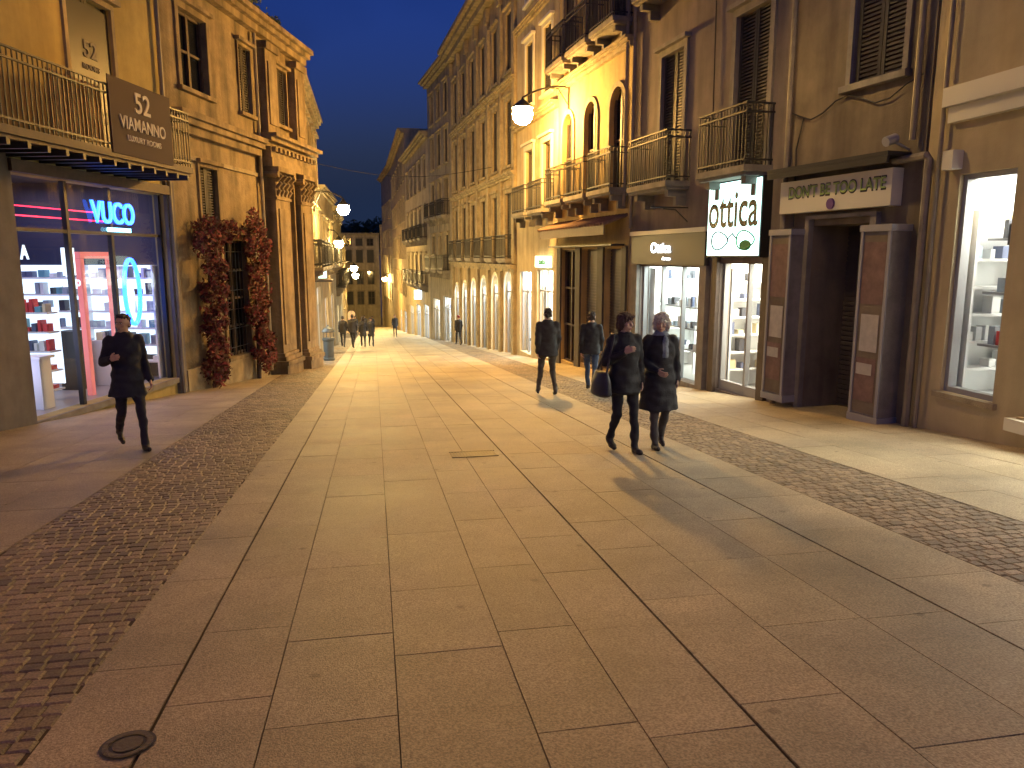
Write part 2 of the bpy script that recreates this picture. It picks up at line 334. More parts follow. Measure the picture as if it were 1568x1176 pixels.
    def balcony(s,s0,s1,z,d=.7,h=1.0,mat=None,slab=None,brk=True):
        mat=mat or iron; slab=slab or greytrim
        s.box('balcony_slab',slab,s0,s1,-.02,d,z-.12,z); s.box('balcony_slab',slab,s0+.04,s1-.04,-.02,d-.05,z-.18,z-.123)
        if brk:
            for a in(s0+.15,s1-.3): 
                s.box('balcony_bracket',slab,a,a+.15,-.02,d*.75,z-.32,z-.183); s.box('balcony_bracket',slab,a+.01,a+.14,-.02,d*.4,z-.52,z-.323)
        n=max(2,int((s1-s0-.06)/.105))
        for i in range(n+1):
            a=s0+.03+(s1-s0-.06)*i/n; s.box('railing',mat,a-.009,a+.009,d-.045,d-.027,z,z+h)
        m=max(2,int(d/.11))
        for i in range(m):
            o=.02+(d-.06)*i/m
            for a in(s0+.03,s1-.03): s.box('railing',mat,a-.009,a+.009,o,o+.018,z,z+h)
        for zz in(z+.08,z+h*.86,z+h):
            s.box('railing',mat,s0+.01,s1-.01,d-.055,d-.015,zz,zz+.03)
            for a in(s0+.03,s1-.03): s.box('railing',mat,a-.018,a+.018,0,d-.058,zz,zz+.03)
    def room(s,s0,s1,z0,z1,d,wm=None,fm=None,o0=-.252,ends=5,cols=None,oe=None,smat=None,back=None):
        wm=wm or whitewall; fm=fm or floort; D=-d
        s.poly('shop_walls',wm,[(s0,o0,z0),(s0,D,z0),(s0,D,z1),(s0,o0,z1)]); s.poly('shop_walls',wm,[(s1,o0,z0),(s1,D,z0),(s1,D,z1),(s1,o0,z1)])
        s.poly('shop_walls',wm,[(s0,D,z0),(s1,D,z0),(s1,D,z1),(s0,D,z1)]); s.poly('shop_ceiling',wm,[(s0,o0,z1),(s1,o0,z1),(s1,D,z1),(s0,D,z1)])
        s.poly('shop_floor',fm,[(s0,o0,z0),(s1,o0,z0),(s1,D,z0),(s0,D,z0)])
        if ends:
            oa=-.32; ob=oe or (D+.15); h=min(2.2,z1-z0-.5); e=s1-.004
            if back: s.box('shelf_backlight',back,e-.03,e,ob,oa,z0+.5,z0+.3+h)
            for i in range(ends):
                z=z0+.35+(h-.35)*i/(ends-1); s.box('end_shelves',smat or greyp,e-.32,e-.033,ob,oa,z,z+.035)
                o=oa-.06
                while o>ob+.18:
                    w=random.uniform(.06,.17); hh=random.uniform(.08,.27)
                    if random.random()<.68: s.box('goods',random.choice(cols or GOODS),e-.27,e-.1,o-w,o,z+.037,z+.035+hh)
                    o-=w+random.uniform(.02,.16)
            for o in(oa,(oa+ob)/2,ob): s.box('end_shelves',smat or greyp,e-.33,e-.03,o-.02,o+.02,z0+.003,z0+.3+h)
    def light(s,a0,a1,o0,o1,z,power,col):
        ld=bpy.data.lights.new('ceiling_light','AREA'); ld.shape='RECTANGLE'; ld.size=abs(a1-a0); ld.size_y=abs(o1-o0); ld.energy=power*PW; ld.color=col
        ob=bpy.data.objects.new('ceiling_light',ld); sc.collection.objects.link(ob)
        ob.location=s.W((a0+a1)/2,(o0+o1)/2,z-.02); ob.rotation_euler=(0,0,math.atan2(s.ex.y,s.ex.x)); s.extra.append(ob)
    def shelves(s,s0,s1,o,z0,z1,n,mat=None,items=True,cols=None,d=.3):
        mat=mat or white
        for i in range(n):
            z=z0+(z1-z0)*i/max(1,n-1)
            s.box('shelves',mat,s0,s1,o-d,o,z,z+.03)
            if items:
                a=s0+.05
                while a<s1-.12:
                    w=random.uniform(.05,.16); h=random.uniform(.06,.26)
                    if random.random()<.8: s.box('goods',random.choice(cols or GOODS),a,a+w,o-d+.08,o-.06,z+.032,z+.03+h)
                    a+=w+random.uniform(.02,.12)
    def text(s,txt,a,o,z,width,height,mat,name='lettering',ext=.01):
        cu=bpy.data.curves.new(name,'FONT'); cu.body=txt; cu.extrude=ext; cu.align_x='CENTER'; cu.align_y='CENTER'; cu.size=1; cu.offset=.012
        cu.materials.append(mat); ob=bpy.data.objects.new(name,cu); sc.collection.objects.link(ob)
        up=Vector((0,0,1)); tx=up.cross(s.n); m=Matrix((tx,up,s.n)).transposed().to_4x4()
        TX.append((ob,Matrix.Translation(s.W(a,o,z))@m,width,height)); s.extra.append(ob)
        return ob
    def fin(s):
        s.walls(); return s.emit()
# ================================================================ LEFT
wyel=M('ochre_plaster',(.42,.33,.12),.9,.2,.3,1.5,.25)
wgrey=M('grey_plaster',(.18,.165,.15),.9,.25,.3,1.8,.3)
blue_e=E('neon_blue',(.02,.14,1),7); red_e=E('neon_red',(1,.03,.08),3); lil_e=E('screen_lilac',(.62,.66,1),3); whe=E('shop_panel_white',(.7,.85,1),1.5)
b=B('phone_shop_building',(-7.2,7),(-4.34,18.2),'L',11.5,9,wyel); S=b.S
s0,s1=S(13.35),S(17.85)
b.opening(s0,s1,-1.0,3.0,'none',None)
b.poly('shop_glass',glass,[(s0,-.12,-1),(s1,-.12,-1),(s1,-.12,3),(s0,-.12,3)])
for a in(s0,s0+1.45,s0+2.75,s1-.08): b.box('shop_frame',blackp,a,a+.08,-.17,-.08,-1,3)
b.box('shop_frame',blackp,s0,s1,-.165,-.085,2.1,2.16); b.box('shop_frame',greytrim,s0-.02,s1+.02,-.05,.06,-1.12,-1.003)
b.opening(.6,5.0,-.6,3.0,'none'); b.poly('shop_glass',glass,[(.6,-.12,-.6),(5,-.12,-.6),(5,-.12,3),(.6,-.12,3)])
for a in(.6,2.7,4.92): b.box('shop_frame',blackp,a,a+.08,-.17,-.08,-.6,3)
blueroom=M('blue_room',(.02,.022,.05),.6,.1,.0)
b.room(s0-.2,s1+.2,-1.001,3.3,4.5,blueroom,floort,ends=6,cols=[GOODS[1],GOODS[5],GOODS[2],GOODS[6],GOODS[4]],oe=-3.6,smat=white,back=whe)
b.room(.4,5.2,-.601,3.3,4.5,whitewall,floort)
b.light(s0+.3,s1-.3,-.8,-3.8,3.2,150,(.66,.62,1)); b.light(1,4.6,-1,-3.5,3.25,40,(1,.6,.35))
b.box('ground_floor_cladding',wgrey,0,.59,-.01,.07,-1.6,3.3); b.box('ground_floor_cladding',wgrey,5.01,s0-.01,-.01,.07,-2,3.3); b.box('ground_floor_cladding',wgrey,s1+.01,b.L-.01,-.01,.07,-2,3.3)
b.box('lintel',wgrey,.59,5.01,-.01,.1,3.01,3.34); b.box('lintel',wood,s0-.05,s1+.05,-.01,.13,3.01,3.2)
b.box('display_screen',lil_e,s0+.3,s0+.36,-1.25,-.5,-.75,1.65)
b.box('display_screen',whe,s0+.9,s0+.94,-1.3,-.8,-.2,1.1)
for gs in(s0+1.7,):
    b.box('gondola_back',whe,gs+.3,gs+.33,-1.9,-.8,-.7,.75)
    for i in range(5):
        z=-.8+i*.36; b.box('gondola_shelf',white,gs,gs+.297,-1.9,-.8,z,z+.03)
        o=-.86
        while o>-1.75:
            w=random.uniform(.05,.13); b.box('goods',random.choice(GOODS),gs+.05,gs+.22,o-w,o,z+.032,z+random.uniform(.1,.28)); o-=w+.04
pinkf=E('pink_frame',(1,.25,.25),.35)
for a in(s0+2.35,s0+3.3): b.box('door_portal',pinkf,a,a+.12,-.6,-.5,-1,1.65)
b.box('door_portal',pinkf,s0+2.35,s0+3.42,-.6,-.5,1.653,1.78)
b.box('red_neon_strip',red_e,s0+.1,s1-.2,-1.2,-1.18,2.42,2.445); b.box('red_neon_strip',red_e,s0+.1,s0+3.2,-.7,-.68,2.55,2.57)
b.tube('blue_ring_light',blue_e,[(s0+3.85+.28*math.cos(t),-.4,.95+.68*math.sin(t)) for t in [2*math.pi*i/28 for i in range(29)]],.045)
b.poly('ring_panel',whe,[(s0+3.85+.17*math.cos(t),-.45,.8+.42*math.sin(t)) for t in [2*math.pi*i/20 for i in range(20)]])
b.text('VUCO',s0+2.85,-.05,2.5,1.4,.42,blue_e,'neon_sign',.02)
b.text('COMMUNICATIONS',s0+3.0,-.06,2.2,.8,.08,E('neon_cyan',(.3,.8,1),5),'neon_sign')
b.text('A',s0+.6,-.3,1.75,.2,.24,whe); b.text('ZINRO',s0+1.75,-.3,1.2,.5,.12,whe)
b.box('poster',whe,s0+1.6,s0+1.95,-.35,-.33,1.35,1.85)
b.box('display_cabinet',white,s0+.95,s0+1.25,-.8,-.5,-1,-.1); b.box('display_cabinet',white,s0+.9,s0+1.3,-.85,-.45,-.097,-.05)
b.box('display_cabinet',blackp,s0+2.9,s0+3.3,-1.5,-1.1,-1,.2); b.box('display_cabinet',white,s0+3.5,s0+4.3,-1.2,-.8,-1,-.05)
for k in range(5): b.box('goods',random.choice(GOODS),s0+3.55+k*.15,s0+3.64+k*.15,-1.1,-.95,-.048,.12)
dimp=M('print_dim',(.14,.13,.12),.7,.05,0)
for a0,a1 in((S(8.6),S(9.9)),(S(11.7),S(13.0)),(S(15.1),S(16.4))):
    b.opening(a0,a1,3.5,6.3,'shut',stone_t,tw=.1); b.box('window_banner',blackp,a0+.03,a1-.03,-.04,-.02,3.6,6.2); b.text('52',(a0+a1)/2,-.01,5.4,.4,.3,dimp); b.text('ROOMS',(a0+a1)/2,-.01,5.1,.5,.1,dimp)
    b.opening(a0,a1,7.6,9.8,'shut',stone_t,tw=.1)
b.balcony(.4,S(17.3),3.5,1.0,1.05,brk=False,slab=wood)
a=.6
while a<S(17.2): b.box('balcony_beams',iron,a,a+.07,-.02,1.05,3.22,3.316); a+=.42
bann=M('banner_fabric',(.05,.03,.028),.8,.1,.0)
q0,q1=S(14.55),S(16.5)
b.box('balcony_banner',bann,q0,q1,1.0,1.02,3.45,4.72)
wt=M('print_white',(.5,.47,.42),.7,.05,0)
b.text('52',(q0+q1)/2,1.03,4.38,.5,.36,wt); b.text('VIAMANNO',(q0+q1)/2,1.03,4.0,1.5,.22,wt); b.text('LUXURY ROOMS',(q0+q1)/2,1.03,3.75,1.1,.1,wt)
slat=M('reed_screen',(.6,.36,.12),.8,.3,.2,8)
a=S(13.2)
while a<S(14.45): b.box('reed_screen',slat,a,a+.06,.9,.92,3.55,4.5); a+=.085
b.cornice(11.1,.4,.4)
b.tube('drain_pipe',pipe,[(b.L-.25,.1,-1.4),(b.L-.25,.1,11)],.05)
b.fin()
# --- stone church-like palace
b=B('baroque_stone_building',(-4.34,18.2),(-2.1,26.5),'L',8.2,9,stone); S=b.S
b.opening(S(18.95),S(20.2),5.5,7.2,'win',stone)
b.opening(S(19.45),S(20.3),2.5,3.8,'shut',stone,tw=.08)
b.opening(S(20.4),S(21.7),-.9,2.1,'win',stone,bars=4)
b.opening(S(21.9),S(22.6),5.5,7.2,'shut',stone,tw=.08)
b.opening(S(24.45),S(24.95),-1.2,2.0,'shut',None)
b.opening(S(24.3),S(25.1),5.6,7.2,'shut',stone,tw=.08)
for i in range(7): 
    a=S(20.45)+i*.19; b.box('window_grille',iron,a,a+.02,-.06,-.04,-.9,2.1)
for i in range(6): b.box('window_grille',iron,S(20.4),S(21.7),-.038,-.025,-.7+i*.5,-.68+i*.5)
b.cornice(4.45,.45,.4,stone,0,S(22.7)); b.box('string_course',stone_t,0,S(22.7),-.01,.06,3.9,4.0)
b.box('plinth',stone_t,0,S(22.7),-.01,.09,-2.4,-.9)
def pil(s0,s1,o,z0,z1,m=stone):
    b.box('pilaster_plinth',m,s0-.1,s1+.1,0,o+.14,-2.6,z0-.35); b.box('pilaster_plinth',m,s0-.16,s1+.12,0,o+.2,z0-.347,z0-.22)
    b.box('pilaster_base',m,s0-.07,s1+.07,0,o+.1,z0-.217,z0-.1); b.box('pilaster_base',m,s0-.03,s1+.03,0,o+.05,z0-.097,z0)
    b.box('pilaster',m,s0,s1,0,o,z0+.003,z1-.9)
    b.box('pilaster_panel',m,s0+.15,s1-.15,o,o+.04,z0+.25,z1-1.15)
    b.box('capital',m,s0-.03,s1+.03,0,o+.04,z1-.897,z1-.82)
    for k in range(3):
        z=z1-.8+k*.2; e=.03+k*.05
        for j in range(4):
            a=s0-e+(s1-s0+2*e)*(j+.5)/4
            b.tube('capital_leaves',m,[(a,o*.6,z),(a,o+e*.6,z+.06),(a,o+e+.06,z+.16),(a,o+e+.03,z+.21)],[.05,.06,.055,.03],6)
    b.box('capital',m,s0-.01,s1+.01,0,o+.01,z1-.817,z1-.13)
    for a in(s0-.08,s1+.08): b.tube('capital_volute',m,[(a,.0,z1-.2),(a,o+.16,z1-.2)],.1,10)
    b.box('capital',m,s0-.14,s1+.12,0,o+.18,z1-.127,z1)
pil(S(23.05),S(24.1),.38,-1.15,4.2); pil(S(25.2),S(26.15),.3,-1.3,4.2)
b.box('pilaster',stone,S(24.12),S(24.4),0,.16,-2.6,4.19); b.box('pilaster',stone,S(25.0),S(25.1),0,.16,-2.6,4.19)
e0=S(22.85)
b.box('entablature',stone,e0,b.L,-.02,.42,4.203,4.45); b.box('entablature',stone,e0+.03,b.L-.02,-.02,.38,4.453,4.75); b.cornice(4.753,.35,.62,stone,e0-.1,b.L)
for i in range(11):
    a=e0+.1+i*.32; b.box('dentils',stone,a,a+.16,.38,.5,4.62,4.75)
for (p,q) in((23.1,23.9),(25.3,26.1)):
    b.box('upper_pilaster',stone,S(p),S(q),0,.25,5.11,7.4); b.box('upper_pilaster',stone,S(p)-.06,S(q)+.06,0,.33,7.403,7.6)
    b.box('upper_pilaster_panel',stone,S(p)+.12,S(q)-.12,.25,.29,5.4,7.1)
b.cornice(7.75,.45,.45,stone)
b.tube('drain_pipe',pipe,[(S(22.75),.12,-1.6),(S(22.75),.12,7.7)],.05)
b.fin()
def genfac(b,cols,rows,w,kinds,trim,balc=(),arch=False,margin=.6):
    n=cols; 
    for ri,(z0,z1) in enumerate(rows):
        for i in range(n):
            c=margin+(b.L-2*margin)*(i+.5)/n
            k=random.choice(kinds); b.opening(c-w/2,c+w/2,z0,z1,k,trim,arch=arch and ri==0)
            if ri in balc: b.balcony(c-w/2-.3,c+w/2+.3,z0,.55,.95)
def shopfront(b,s0,s1,z0,z1,power,col,d=3.0,arch=False,trim=None):
    b.opening(s0,s1,z0,z1,'none',trim,arch=arch)
    b.poly('shop_glass',glass,[(s0,-.14,z0),(s1,-.14,z0),(s1,-.14,z1),(s0,-.14,z1)])
    for a in(s0,(s0+s1)/2-.03,s1-.06): b.box('shop_frame',greyp,a,a+.06,-.18,-.1,z0,z1)
    b.box('shop_frame',greyp,s0+.06,s1-.06,-.175,-.105,z0+(z1-z0)*.75,z0+(z1-z0)*.75+.05)
    b.room(s0-.1,s1+.1,z0-.001,z1+.1,d,ends=4,cols=GOODW,smat=white)
    b.box('display_plinth',white,s0+.2,s0+(s1-s0)*.4,-.9,-.45,z0,z0+.6)
    b.light(s0+.1,s1-.1,-.4,-d+.3,z1+.08,power*4.2,col)
w3=M('plaster_sand',(.38,.29,.16),.9,.25,.3,1.5,.35); w4=M('plaster_grey_beige',(.31,.265,.18),.9,.25,.3,1.6,.35); w5=M('plaster_cream',(.46,.38,.23),.9,.2,.3,1.6,.3)
b=B('townhouse',(-2.25,26.7),(-2.3,36),'L',7.6,9,w4)
genfac(b,4,[(1.3,3.5),(4.6,6.6)],1.0,['shut','win'],stone_t,(0,))
shopfront(b,1,3,-2.4,.6,60,COOL); shopfront(b,5.2,7.6,-2.7,.4,60,WARMW); b.cornice(7.3,.35,.3)
b.box('hanging_shop_sign',E('sign_cyan',(.6,1,.95),2),3.6,3.72,.1,.5,.85,1.2); b.box('awning',wood,3.8,5.0,0,.7,.7,.78)
b.fin()
b=B('townhouse',(-2.3,36.05),(-2.2,46),'L',4.9,9,w3)
genfac(b,4,[(1.3,3.4)],1.0,['shut','win'],stone_t,(0,)); shopfront(b,1,3,-3.2,-.3,60,WARMW); shopfront(b,5.8,8,-3.5,-.4,60,WARMW); b.cornice(4.6,.3,.3); b.fin()
b=B('townhouse',(-2.2,46.05),(-2.4,62),'L',4.6,9,w5)
genfac(b,6,[(-.2,1.7),(2.3,3.9)],1.0,['shut','win'],stone_t,(0,)); shopfront(b,2,4,-4.2,-1.4,80,WARMW); shopfront(b,8,11,-4.8,-1.8,80,COOL); b.cornice(4.3,.3,.3); b.fin()
b=B('townhouse',(-2.4,62.05),(-3.4,100),'L',3.4,9,w3)
genfac(b,12,[(-2.6,-.6),(.3,2.2)],1.0,['shut','win','warm'],stone_t); shopfront(b,4,8,-5.8,-3.4,90,WARMW); b.cornice(3.1,.3,.3); b.fin()
b=B('townhouse',(-3.4,100.05),(-4.5,127),'L',2.6,9,w5); genfac(b,7,[(-5,-3),(-1.5,.5)],1.1,['shut','win'],stone_t); b.fin()
b=B('townhouse',(-9,130),(1.2,130.5),'L',5.4,10,w5,zbase=-12)
genfac(b,5,[(-6.4,-4.2),(-3,-.8),(.6,2.7),(3.4,4.6)],1.1,['shut','win'],stone_t); b.opening(4.6,5.9,-10.2,-7.4,'warm',stone_t,arch=True); b.cornice(5.1,.4,.5); b.fin()
b=B('townhouse',(1.3,123),(12,119),'L',6.6,10,w3,zbase=-12)
genfac(b,5,[(-5.5,-3.4),(-1.5,.6),(2,4.3)],1.1,['shut','win','warm'],stone_t); b.fin()
# ================================================================ RIGHT
wcream=M('cream_plaster',(.46,.38,.22),.9,.12,.2,1.5,.15)
b=B('cream_shop_building',(7.7,-6),(7.6,9.55),'R',10,9,wcream); S=b.S
wins=[(8.02,8.92,-.12,2.75),(4.6,7.35,-.18,2.75),(.5,3.4,.2,2.9),(-4,-1,.5,3)]
whf=M('white_frame',(.58,.56,.46),.5,.08,.0)
for i,(y0,y1,z0,z1) in enumerate(wins):
    a0,a1=S(y0),S(y1)
    b.opening(a0,a1,z0,z1,'none',wcream if i else None,tw=.12)
    b.poly('shop_glass',glass,[(a0,-.14,z0),(a1,-.14,z0),(a1,-.14,z1),(a0,-.14,z1)])
    fm=greyp if i==0 else whf
    for a in(a0,a1-.07): b.box('shop_frame',fm,a,a+.07,-.19,-.06,z0,z1)
    for z in(z0,z1-.07): b.box('shop_frame',fm,a0+.07,a1-.07,-.185,-.065,z,z+.07)
b.box('window_ledge',whf,S(4.4),S(7.6),-.01,.22,-.36,-.21)
b.box('window_ledge',stone_t,S(7.95),S(9.0),-.01,.06,-.2,-.125)
b.room(S(3.6),S(9.2),-.2,3.2,2.6,whitewall,whitewall,ends=6,cols=GOODW,oe=-1.9,smat=white)
b.box('partition',whitewall,S(7.55),S(7.62),-2.5,-.26,-.19,3.19)
b.light(S(7.8),S(9.1),-.4,-2.3,3.15,400,(1,.97,.86)); b.light(S(4),S(7.4),-.4,-2.3,3.15,480,(1,.94,.78))
b.shelves(S(7.75),S(8.85),-.45,.5,1.9,3,greyp,True,GOODW,d=.5)
b.box('red_handbag',GOODS[0],S(8.3),S(8.6),-.72,-.5,.535,.72); b.tube('red_handbag_handle',GOODS[0],[(S(8.45)+.09*math.cos(t),-.6,.7+.12*math.sin(t)) for t in [math.pi*i/10 for i in range(11)]],.012,6)
b.shelves(S(4.2),S(7.4),-2.3,0,2.3,6,white,True)
b.text('B',S(8.15),-.2,1.95,.24,.26,blackp)
b.room(S(-4.5),S(3.4),0.1,3.2,2.6); b.light(S(-3.5),S(3),-.5,-2.2,3.15,30,(1,.6,.3))
b.box('signboard_moulding',whf,S(-5.5),S(9.15),-.01,.18,3.62,3.86); b.box('signboard_moulding',whf,S(-5.5),S(9.12),-.01,.1,3.42,3.617)
b.box('wall_bracket_box',whf,S(8.9),S(9.08),-.01,.16,2.82,3.06)
for y0 in(-3,1,5,): b.opening(S(y0),S(y0+1.1),4.9,7.2,'shut',stone_t)
b.tube('drain_pipe',pipe,[(S(9.4),.1,-.75),(S(9.4),.1,3.0),(S(9.4),.14,3.05),(S(9.5)+.55,.14,3.05)],.055); b.tube('drain_pipe',pipe,[(S(9.22),.09,-.75),(S(9.22),.09,10)],.03)
b.cornice(9.7,.4,.4); b.fin()
# --- closed shop
wbrown=M('taupe_plaster',(.21,.17,.115),.9,.25,.3,1.5,.35)
b=B('closed_shop_building',(7.6,9.6),(7.2,12.55),'R',12,9,wbrown); S=b.S
b.opening(S(10.42),S(11.75),-1.0,2.2,'roll',None,dp=.9,ro=.75)
b.box('door_step',greytrim,S(10.4),S(11.8),-.2,.12,-1.3,-.9)
b.box('door_frame',greytrim,S(10.3),S(10.418),-.02,.1,-1.1,2.3); b.box('door_frame',greytrim,S(11.752),S(11.85),-.02,.1,-1.1,2.3); b.box('door_frame',greytrim,S(10.3),S(11.85),-.02,.1,2.303,2.36)
pk=M('poster_pink',(.2,.12,.1),.7,.3,.06,6); ppr=M('paper_white',(.42,.4,.36),.7,.15,.06,9)
for (y0,y1,z0) in((9.72,10.28,-.78),(11.85,12.4,-.82)):
    a0,a1=S(y0),S(y1)
    b.box('display_case',greytrim,a0,a1,.0,.34,z0+.12,2.05); b.box('display_case',greyp,a0-.02,a1+.02,0,.37,z0,z0+.117); b.box('display_case',greyp,a0-.02,a1+.02,0,.38,2.053,2.15)
    for a in(a0,a1-.05): b.box('display_case_frame',greyp,a,a+.05,.343,.37,z0+.12,2.05)
    b.box('display_case_panel',wbrown,a0+.05,a1-.05,.343,.35,z0+.15,2.0)
    b.box('poster',pk,a0+.07,a1-.07,.353,.358,1.0,1.9); b.box('poster',ppr,a0+.1,a1-.12,.36,.364,.3,.85); b.box('poster',pk,a0+.1,a1-.07,.353,.358,-.45,.2)
    b.box('poster',ppr,a0+.16,a1-.1,.366,.369,-.05,.12)
b.box('signboard',whf,S(9.95),S(12.4),.0,.2,2.42,2.95); b.box('sign_canopy',iron,S(9.85),S(12.5),0,.42,3.1,3.16); b.box('sign_canopy',iron,S(9.85),S(12.5),.38,.42,3.0,3.097)
cols=[M('letter_%d'%i,c,.6,.05,0) for i,c in enumerate([(.3,.42,.12),(.5,.4,.05),(.08,.12,.12)])]
b.text("DON'T BE TOO LATE",S(11.12),.203,2.74,2.15,.22,blackp,ext=.004); b.text("DON'T BE TOO LATE",S(11.12)-.01,.212,2.745,2.12,.17,cols[0],ext=.004)
b.tube('sign_logo',M('logo_purple',(.12,.05,.2),.6,.1,0),[(S(11.15),.2,2.52),(S(11.15),.225,2.52)],.085,16)
b.opening(S(10.1),S(11.1),4.3,6.9,'shut',greytrim,tw=.1); b.opening(S(10.1),S(11.1),8.3,10.5,'shut',greytrim,tw=.1)
b.tube('drain_pipe',pipe,[(S(9.75),.1,3.3),(S(9.75),.1,12)],.045); b.tube('drain_pipe',pipe,[(S(12.42),.1,-1.0),(S(12.42),.1,12)],.05)
b.tube('cable',iron,[(S(9.7)+i*.28,.06,4.05+.12*math.cos(i*1.2)) for i in range(11)],.012,5); b.tube('cable',iron,[(S(12.2),.05,2.2),(S(12.25),.05,3.5),(S(12.1),.05,4.0)],.012,5)
b.tube('spotlight',greyp,[(S(9.9),0,3.2),(S(9.9),.3,3.3)],.02); b.tube('spotlight',greyp,[(S(9.9),.25,3.34),(S(9.9),.42,3.28)],.07,12)
b.fin()
# --- optician
wm=M('mauve_plaster',(.22,.18,.15),.9,.2,.3,1.5,.3)
b=B('optician_building',(7.2,12.6),(6.6,19),'R',13,9,wm); S=b.S
a0,a1=S(13.0),S(14.55)
b.box('shop_surround',wood,a0-.25,a0-.01,-.01,.08,-1.3,1.68); b.box('shop_surround',wood,a1+.01,a1+.2,-.01,.08,-1.6,1.68)
b.opening(a0,a1,-1.05,1.55,'none'); b.poly('shop_glass',glass,[(a0,-.14,-1.05),(a1,-.14,-1.05),(a1,-.14,1.55),(a0,-.14,1.55)])
for a in(a0,a0+.62,a1-.06): b.box('shop_frame',greyp,a,a+.06,-.18,-.08,-1.05,1.55)
b.box('shop_frame',greyp,a0+.06,a1-.06,-.175,-.085,-1.05,-.85)
b.room(a0-.3,a1+.35,-1.051,1.9,3.2,ends=6,cols=[GOODS[4],GOODS[2],GOODS[3],GOODS[1]],smat=white); b.light(a0,a1,-.4,-2.9,1.85,420,WARMW)
b.shelves(a0+.1,a0+.55,-.45,-.7,.7,4,greyp,True,[_m['goods_4'],_m['goods_1']],d=.2)
b.box('counter',wood,a0+.8,a1-.1,-1.4,-.9,-1.05,-.1)
sg=E('sign_cyan_white',(.62,1,.93),3.2)
q0,q1=S(12.95),S(14.75)
b.box('optician_sign_case',blackp,q0-.04,q1+.04,0,.2,1.68,3.14); b.box('optician_sign_face',sg,q0,q1,.2,.215,1.71,3.11)
b.text('ottica',S(13.85),.23,2.56,1.72,.66,blackp,ext=.003); b.text('ARESU',S(14.45),.23,3.02,.4,.07,cols[2],ext=.003)
gr=M('sign_green',(.03,.28,.1),.6,.05,0)
for (c,rx,m) in((S(13.35),.3,gr),(S(14.25),.3,blackp)):
    b.tube('glasses_emblem',m,[(c+rx*math.cos(t),.235,2.0+.17*math.sin(t)*(1+.3*math.cos(t))) for t in [2*math.pi*i/20 for i in range(21)]],.014,6)
b.tube('glasses_emblem',blackp,[(S(14.25)-.3,.235,2.03),(S(13.8),.235,2.13),(S(13.35)+.3,.235,2.03)],.014,6)
b.poly('leaf_emblem',gr,[(S(13.35)+.2*math.cos(t),.232,1.9+.1*math.sin(t)) for t in [2*math.pi*i/16 for i in range(16)]])
c0,c1=S(15.25),S(18.3)
b.box('fascia',M('fascia_dark',(.05,.05,.055),.5,.1,.0),c0-.25,c1+.3,-.01,.12,1.5,2.2); b.box('fascia_trim',whf,c0-.3,c1+.35,-.01,.17,2.203,2.3); b.box('pilaster',greytrim,c0-.3,c0-.02,-.01,.1,-2,1.497); b.box('pilaster',greytrim,c1+.02,c1+.33,-.01,.1,-2,1.497)
lw=E('letters_white',(1,1,1),5)
b.text('Ottica',S(17.0),.13,1.88,1.0,.24,lw); b.text('Aresu',S(16.7),.13,1.64,.4,.07,lw)
b.opening(c0,c1,-1.1,1.45,'none'); b.poly('shop_glass',glass,[(c0,-.14,-1.1),(c1,-.14,-1.1),(c1,-.14,1.45),(c0,-.14,1.45)])
for a in(c0,c0+1.0,c0+2.0,c1-.06): b.box('shop_frame',greyp,a,a+.06,-.18,-.08,-1.1,1.45)
b.box('window_base',greytrim,c0,c1,-.05,.05,-1.6,-1.103)
b.room(c0-.1,c1+.1,-1.101,1.7,2.8,ends=4,smat=white,cols=GOODW); b.light(c0+.1,c1-.1,-.4,-2.6,1.66,480,(.9,1,.93))
b.box('partition_panel',whitewall,c0+1.5,c0+1.55,-1.9,-.7,-1.1,.4); b.shelves(c0+.2,c1-.6,-.4,-.5,.5,3,greyp,True,GOODW,d=.3)
for (y0,y1,l) in((13.2,14.3,(12.95,14.65)),(16.35,17.4,(15.95,17.95))):
    b.opening(S(y0),S(y1),3.32,6.2,'shut',greytrim); b.balcony(S(l[0]),S(l[1]),3.32,.6,1.05)
    b.opening(S(y0),S(y1),7.6,10.1,'shut',greytrim); b.balcony(S(l[0]),S(l[1]),7.6,.6,1.05)
b.tube('drain_pipe',pipe,[(S(18.75),.1,2.4),(S(18.75),.1,13)],.05); b.tube('cable',iron,[(S(15.0),.04,1.0),(S(15.0),.04,3.0),(S(15.1),.04,7)],.012,5)
b.tube('sign_bracket',iron,[(S(16),.0,2.75),(S(16),.9,2.75)],.015,6); b.tube('sign_bracket',iron,[(S(16),.0,2.45),(S(16),.3,2.7),(S(16),.6,2.72)],.012,6)
b.cornice(12.6,.4,.5,greytrim); b.fin()
# --- yellow
wye=M('yellow_plaster',(.44,.32,.13),.9,.2,.3,1.5,.3)
b=B('yellow_townhouse',(6.6,19.05),(6.15,25),'R',13.6,9,wye); S=b.S
for y in(20.0,22.0,24.0):
    b.opening(S(y)-.5,S(y)+.5,3.45,6.1,'win',stone_t,arch=True); b.balcony(S(y)-.85,S(y)+.85,3.45,.55,1.0)
    b.opening(S(y)-.5,S(y)+.5,7.6,10,'shut',stone_t); b.balcony(S(y)-.85,S(y)+.85,7.6,.55,1.0)
    b.opening(S(y)-.5,S(y)+.5,11.3,12.8,'shut',stone_t)
b.cornice(6.9,.25,.25); b.cornice(13.2,.4,.5); 
b.opening(S(19.4),S(20.7),-1.5,1.9,'roll'); b.opening(S(21.2),S(22.6),-1.6,1.9,'roll'); b.opening(S(23.1),S(24.5),-1.75,1.9,'win',bars=3)
dkw=M('shopfront_dark',(.06,.05,.04),.7,.2,.1,5)
for (p,q) in((19.1,19.38),(20.73,21.17),(22.63,23.07),(24.53,24.9)): b.box('shopfront_panels',dkw,S(p),S(q),-.01,.06,-2.2,1.95)
